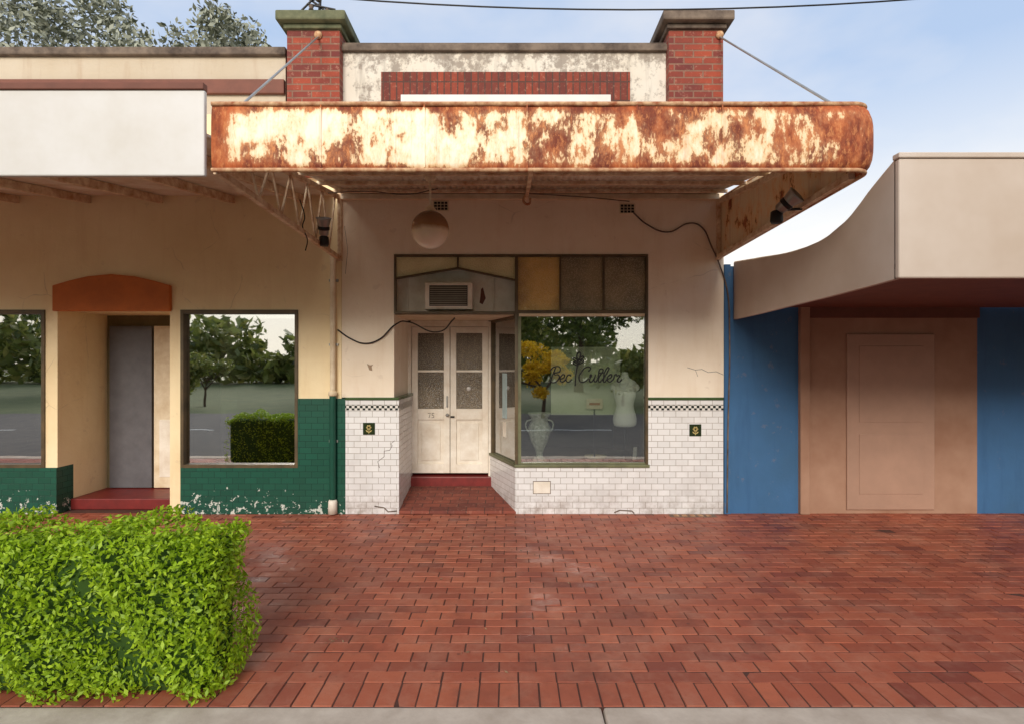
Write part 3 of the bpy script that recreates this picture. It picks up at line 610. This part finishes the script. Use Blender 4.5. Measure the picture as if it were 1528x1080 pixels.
def lettering():
    B=[[(0.12,0.0),(0.22,0.5),(0.34,0.98)],[(0.0,0.78),(0.2,1.0),(0.62,1.0),(0.66,0.72),(0.32,0.54),(0.64,0.46),(0.6,0.1),(0.3,-0.04),(0.0,0.1)]]
    e=[[(0,0.18),(0.28,0.34),(0.26,0.5),(0.08,0.42),(0.04,0.14),(0.2,0.0),(0.45,0.2)]]
    c=[[(0.3,0.40),(0.2,0.5),(0.03,0.3),(0.07,0.05),(0.22,0.0),(0.42,0.18)]]
    C=[[(0.62,0.72),(0.72,0.95),(0.5,1.03),(0.15,0.7),(0.03,0.3),(0.2,0.0),(0.45,0.02),(0.72,0.25)]]
    u=[[(0.0,0.3),(0.08,0.5),(0.02,0.15),(0.1,0.0),(0.3,0.2),(0.38,0.5)],[(0.38,0.5),(0.34,0.1),(0.42,0.0),(0.55,0.18)]]
    t=[[(0.0,0.2),(0.22,0.9),(0.08,0.2),(0.15,0.0),(0.35,0.18)],[(0.0,0.6),(0.36,0.64)]]
    l=[[(0,0.18),(0.26,0.7),(0.28,1.0),(0.16,0.9),(0.06,0.2),(0.12,0.0),(0.3,0.18)]]
    r=[[(0,0.18),(0.12,0.52),(0.2,0.42),(0.36,0.46),(0.28,0.1),(0.38,0.0),(0.6,0.2)]]
    seq=[(B,.74),(e,.42),(c,.86),(C,.76),(u,.55),(t,.36),(l,.30),(e,.45),(r,.45)]
    u0=0.183; X=0.46; Z=1.65; st=[]
    for L_,adv in seq:
        for s in L_: st.append([(X+(x+0.15*z)*u0,0.026,Z+z*u0) for x,z in s])
        X+=adv*u0
    lx=0.80
    st.append([(lx-0.005,0.026,1.60),(lx+0.005,0.026,1.75),(lx+0.035,0.026,1.92)])
    for s,z in ((-1,1.85),(1,1.87),(-1,1.90),(1,1.92)):
        x=lx+0.035; st.append([(x,0.026,z),(x+s*0.03,0.026,z+0.01),(x+s*0.065,0.026,z+0.045),(x+s*0.03,0.026,z+0.04),(x,0.026,z)])
    st.append([(lx+0.035,0.026,1.92),(lx+0.015,0.026,1.97),(lx+0.05,0.026,2.02),(lx+0.06,0.026,1.97),(lx+0.035,0.026,1.92)])
    tube('window_lettering',st,0.0085,plain('black_vinyl',(12,14,12),0.8))
lettering()

# ---------------------------------------------------------------- vegetation
def leafmat(name,cs,trans=0.25):
    g=G(name); r=g.n('ShaderNodeNewGeometry').outputs['Random Per Island']
    col=g.ramp(r,[(i/(len(cs)-1),lin(c)) for i,c in enumerate(cs)])
    nt=g.nt; g.fin(col,0.5)
    if trans>0:
        tr=g.n('ShaderNodeBsdfTranslucent',{'Color':col}).outputs[0]
        mx=g.n('ShaderNodeMixShader',{0:trans,1:g.b.outputs[0],2:tr}).outputs[0]
        nt.links.new(mx,g.out.inputs['Surface'])
    return g.mat
def leaves(P,N,size):
    n=len(P); t=np.cross(N,np.random.normal(size=(n,3))); t/=np.linalg.norm(t,axis=1)[:,None]+1e-9
    b_=np.cross(N,t); s=size*np.random.uniform(0.6,1.3,(n,1))
    V=np.concatenate([P-t*s,P+b_*s*0.45,P+t*s,P-b_*s*0.45],axis=1).reshape(-1,3)
    F=[(4*i,4*i+1,4*i+2,4*i+3) for i in range(n)]
    return V,F
def tree(name,loc,h,rad,mat,n=9000,size=0.16,cl=26,trunk=True,zc=0.64,zr=0.34):
    E=empty(name); E.location=loc
    if trunk:
        segs=[]
        def limb(p,d,L_,r,dep):
            q=p+d*L_; segs.append((p,q,r,r*0.62))
            if dep<3:
                for _ in range(3):
                    dd=(d+Vector(np.random.normal(0,0.55,3))).normalized(); dd.z=abs(dd.z)*0.8+0.15
                    limb(q,dd.normalized(),L_*0.68,r*0.6,dep+1)
        limb(Vector((0,0,-0.17)),Vector((0.04,0,1)).normalized(),h*0.33,h*0.028,0)
        V=[];F=[]
        for p,q,r0,r1 in segs:
            qd=(q-p).to_track_quat('Z','X').to_matrix(); b0=len(V)
            for c,r in ((p,r0),(q,r1)):
                for i in range(8):
                    a=i*math.pi/4; V.append(tuple(c+qd@Vector((r*math.cos(a),r*math.sin(a),0))))
            for i in range(8): F.append((b0+i,b0+(i+1)%8,b0+8+(i+1)%8,b0+8+i))
        mesh('trunk',V,F,M_bark,E,True)
    C=[];
    for _ in range(cl):
        d=np.random.normal(size=3); d/=np.linalg.norm(d); d*=np.random.uniform(0.35,1.0)**0.6
        C.append((d*np.array([rad,rad,h*zr])+np.array([0,0,h*zc]),rad*np.random.uniform(0.2,0.42)))
    Ps=[]
    for c,r in C:
        k=n//cl; d=np.random.normal(size=(k,3)); d/=np.linalg.norm(d,axis=1)[:,None]; d*=np.random.uniform(0.4,1.05,(k,1))
        Ps.append(c+d*r*np.array([1.15,1.15,0.85]))
    P=np.concatenate(Ps); N=np.random.normal(size=P.shape); N/=np.linalg.norm(N,axis=1)[:,None]
    V,F=leaves(P,N,size); mesh('foliage',V,F,mat,E)
    return E
ML1=leafmat('gum_leaves',[(104,116,56),(140,148,74),(80,94,46),(164,160,90)],0.35)
ML2=leafmat('dark_leaves',[(76,92,44),(108,122,58),(58,72,36)],0.35)
MLy=leafmat('golden_leaves',[(220,180,36),(248,210,50),(188,158,36)],0.45)
for x,y,h,r,mt in ((-28,-32,12,4.6,ML2),(-8.5,-30,11,4.2,ML2),(-1.5,-27,11,4.2,ML1),(4.6,-31,12,4.4,ML2),(10.5,-27,11,4.2,ML1),(19,-30,12,4.5,ML2)):
    tree('tree',(x,y,0),h,r,mt,6500,0.22,28,True,0.56,0.40)
tree('golden_shrub',(1.15,-13.5,0),3.0,0.95,MLy,5500,0.07,18,True,0.56,0.36)
E=empty('distant_trees')
n=20000; P=np.stack([np.random.uniform(-70,70,n),np.random.uniform(-52,-44,n),np.zeros(n)],1)
top=4.6+1.6*np.sin(P[:,0]*0.35)+1.2*np.sin(P[:,0]*0.9+1)+0.8*np.sin(P[:,0]*2.3); P[:,2]=np.maximum(top,0.8)*np.random.rand(n)**0.8
N=np.random.normal(size=P.shape); N/=np.linalg.norm(N,axis=1)[:,None]; V,F=leaves(P,N,0.6); mesh('foliage',V,F,ML1,E)
for x in (-14.5,-4.6,5.2,8): tree('shrub',(x,-19,0),2.2,1.5,ML1,2200,0.12,12)
MLg=leafmat('grey_green_leaves',[(132,136,118),(156,158,140),(112,116,100)],0.0)
for x,y,h,r in ((-21,20,21.5,4.6),(-15,22,20.5,3.6),(-28,22,24,5)): tree('tree',(x,y,0),h,r,MLg,15000,0.17,40)

def hedge(x0,x1,y0,y1,z1,n=36000):
    E=empty('hedge')
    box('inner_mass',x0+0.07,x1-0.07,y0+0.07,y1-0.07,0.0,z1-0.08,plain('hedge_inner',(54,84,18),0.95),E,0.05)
    areas=[('f',(x1-x0)*z1),('t',(x1-x0)*(y1-y0)),('r',(y1-y0)*z1),('b',(x1-x0)*z1*0.2)]
    tot=sum(a for _,a in areas); Ps=[];Ns=[]
    for k,a in areas:
        m_=int(n*a/tot); U=np.random.rand(m_); W=np.random.rand(m_)
        if k=='f': P=np.stack([x0+(x1-x0)*U,np.full(m_,y0),z1*W],1); N=np.tile([0,-1,0],(m_,1))
        if k=='b': P=np.stack([x0+(x1-x0)*U,np.full(m_,y1),z1*W],1); N=np.tile([0,1,0],(m_,1))
        if k=='t': P=np.stack([x0+(x1-x0)*U,y0+(y1-y0)*W,np.full(m_,z1)],1); N=np.tile([0,0,1],(m_,1))
        if k=='r': P=np.stack([np.full(m_,x1),y0+(y1-y0)*U,z1*W],1); N=np.tile([1,0,0],(m_,1))
        Ps.append(P);Ns.append(N.astype(float))
    P=np.concatenate(Ps);N=np.concatenate(Ns)
    wob=0.04*np.sin(P[:,0]*7+P[:,2]*5)+0.035*np.sin(P[:,0]*15-P[:,1]*9+P[:,2]*11)
    c=np.array([(x0+x1)/2,(y0+y1)/2,z1/2]); hs=np.array([(x1-x0)/2,(y1-y0)/2,z1/2]); q=(P-c)/hs
    edge=np.sort(np.abs(q),axis=1)[:,1]; P=P-N*(np.clip(edge-0.75,0,1)**2*1.2)[:,None]*0.6
    P=P+N*(wob+np.random.uniform(-0.07,0.03,len(P)))[:,None]
    N=N+np.random.normal(0,0.7,N.shape); N/=np.linalg.norm(N,axis=1)[:,None]
    V,F=leaves(P,N,0.019)
    mesh('foliage',V,F,leafmat('hedge_leaves',[(134,164,20),(162,196,30),(188,216,48),(108,142,18)],0.3),E)
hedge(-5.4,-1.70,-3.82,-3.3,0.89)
lp=[];
for cx,cy,k,s in ((-1.19,-3.15,14,0.03),(-2.0,-0.5,50,0.35),(0,-2,50,1.8)):
    for _ in range(k): lp.append((cx+random.gauss(0,s),min(-0.08,max(-3.8,cy+random.gauss(0,s*0.6))),0.006+random.random()*0.006))
P=np.array(lp);N=np.tile([0,0,1.0],(len(P),1))+np.random.normal(0,0.35,(len(P),3));N/=np.linalg.norm(N,axis=1)[:,None]
V,F=leaves(P,N,0.013); mesh('leaf_litter',V,F,leafmat('dry_leaves',[(70,44,28),(176,140,104),(54,36,26)],0.0))

# ---------------------------------------------------------------- sky, sun, camera
w=bpy.data.worlds.new('World'); scene.world=w; w.use_nodes=True; nt=w.node_tree
bg=nt.nodes['Background']; sky=nt.nodes.new('ShaderNodeTexSky'); sky.sky_type='NISHITA'; sky.sun_disc=False
EL,AZ=math.radians(23),math.radians(188)
sky.sun_elevation=EL; sky.sun_rotation=AZ; sky.air_density=1.0; sky.dust_density=1.0; sky.ozone_density=1.0
tc=nt.nodes.new('ShaderNodeTexCoord'); mp=nt.nodes.new('ShaderNodeMapping'); mp.inputs['Scale'].default_value=(1,1,2.0)
ns=nt.nodes.new('ShaderNodeTexNoise'); ns.inputs['Scale'].default_value=2.2; ns.inputs['Detail'].default_value=5; ns.inputs['Roughness'].default_value=0.55
cr=nt.nodes.new('ShaderNodeValToRGB'); cr.color_ramp.elements[0].position=0.36; cr.color_ramp.elements[0].color=(3.6,4.6,6.3,1); cr.color_ramp.elements[1].position=0.66; cr.color_ramp.elements[1].color=(6.0,6.15,6.6,1)
mx=nt.nodes.new('ShaderNodeMix'); mx.data_type='RGBA'; mx.inputs[0].default_value=0.82
# warm horizon haze, added to warm the light on walls under the awning
sx=nt.nodes.new('ShaderNodeSeparateXYZ'); hz=nt.nodes.new('ShaderNodeMapRange'); hz.inputs[1].default_value=0.02; hz.inputs[2].default_value=0.42; hz.inputs[3].default_value=0.95; hz.inputs[4].default_value=0.0
mh=nt.nodes.new('ShaderNodeMix'); mh.data_type='RGBA'; mh.inputs[7].default_value=(9.0,8.3,7.0,1)
nt.links.new(tc.outputs['Generated'],mp.inputs[0]); nt.links.new(mp.outputs[0],ns.inputs[0]); nt.links.new(ns.outputs[0],cr.inputs[0])
nt.links.new(cr.outputs[0],mx.inputs[7]); nt.links.new(sky.outputs[0],mx.inputs[6])
nt.links.new(tc.outputs['Generated'],sx.inputs[0]); nt.links.new(sx.outputs[2],hz.inputs[0]); nt.links.new(hz.outputs[0],mh.inputs[0])
nt.links.new(mx.outputs[2],mh.inputs[6]); nt.links.new(mh.outputs[2],bg.inputs[0]); bg.inputs[1].default_value=0.15
sl=bpy.data.lights.new('sun','SUN'); sl.energy=3.5; sl.angle=math.radians(28); sl.color=(1,0.93,0.82)
so=bpy.data.objects.new('sun',sl); scene.collection.objects.link(so)
d=Vector((math.sin(AZ)*math.cos(EL),math.cos(AZ)*math.cos(EL),math.sin(EL)))
so.rotation_euler=d.to_track_quat('Z','Y').to_euler(); so.location=d*30
cam=bpy.data.cameras.new('camera'); cam.sensor_width=36; cam.lens=821/1528*36; cam.clip_end=1000
co=bpy.data.objects.new('camera',cam); scene.collection.objects.link(co); co.location=(0,-D,1.9); co.rotation_euler=(math.radians(90),0,0)
scene.camera=co
scene.view_settings.view_transform='Standard'; scene.view_settings.look='None'; scene.view_settings.exposure=0
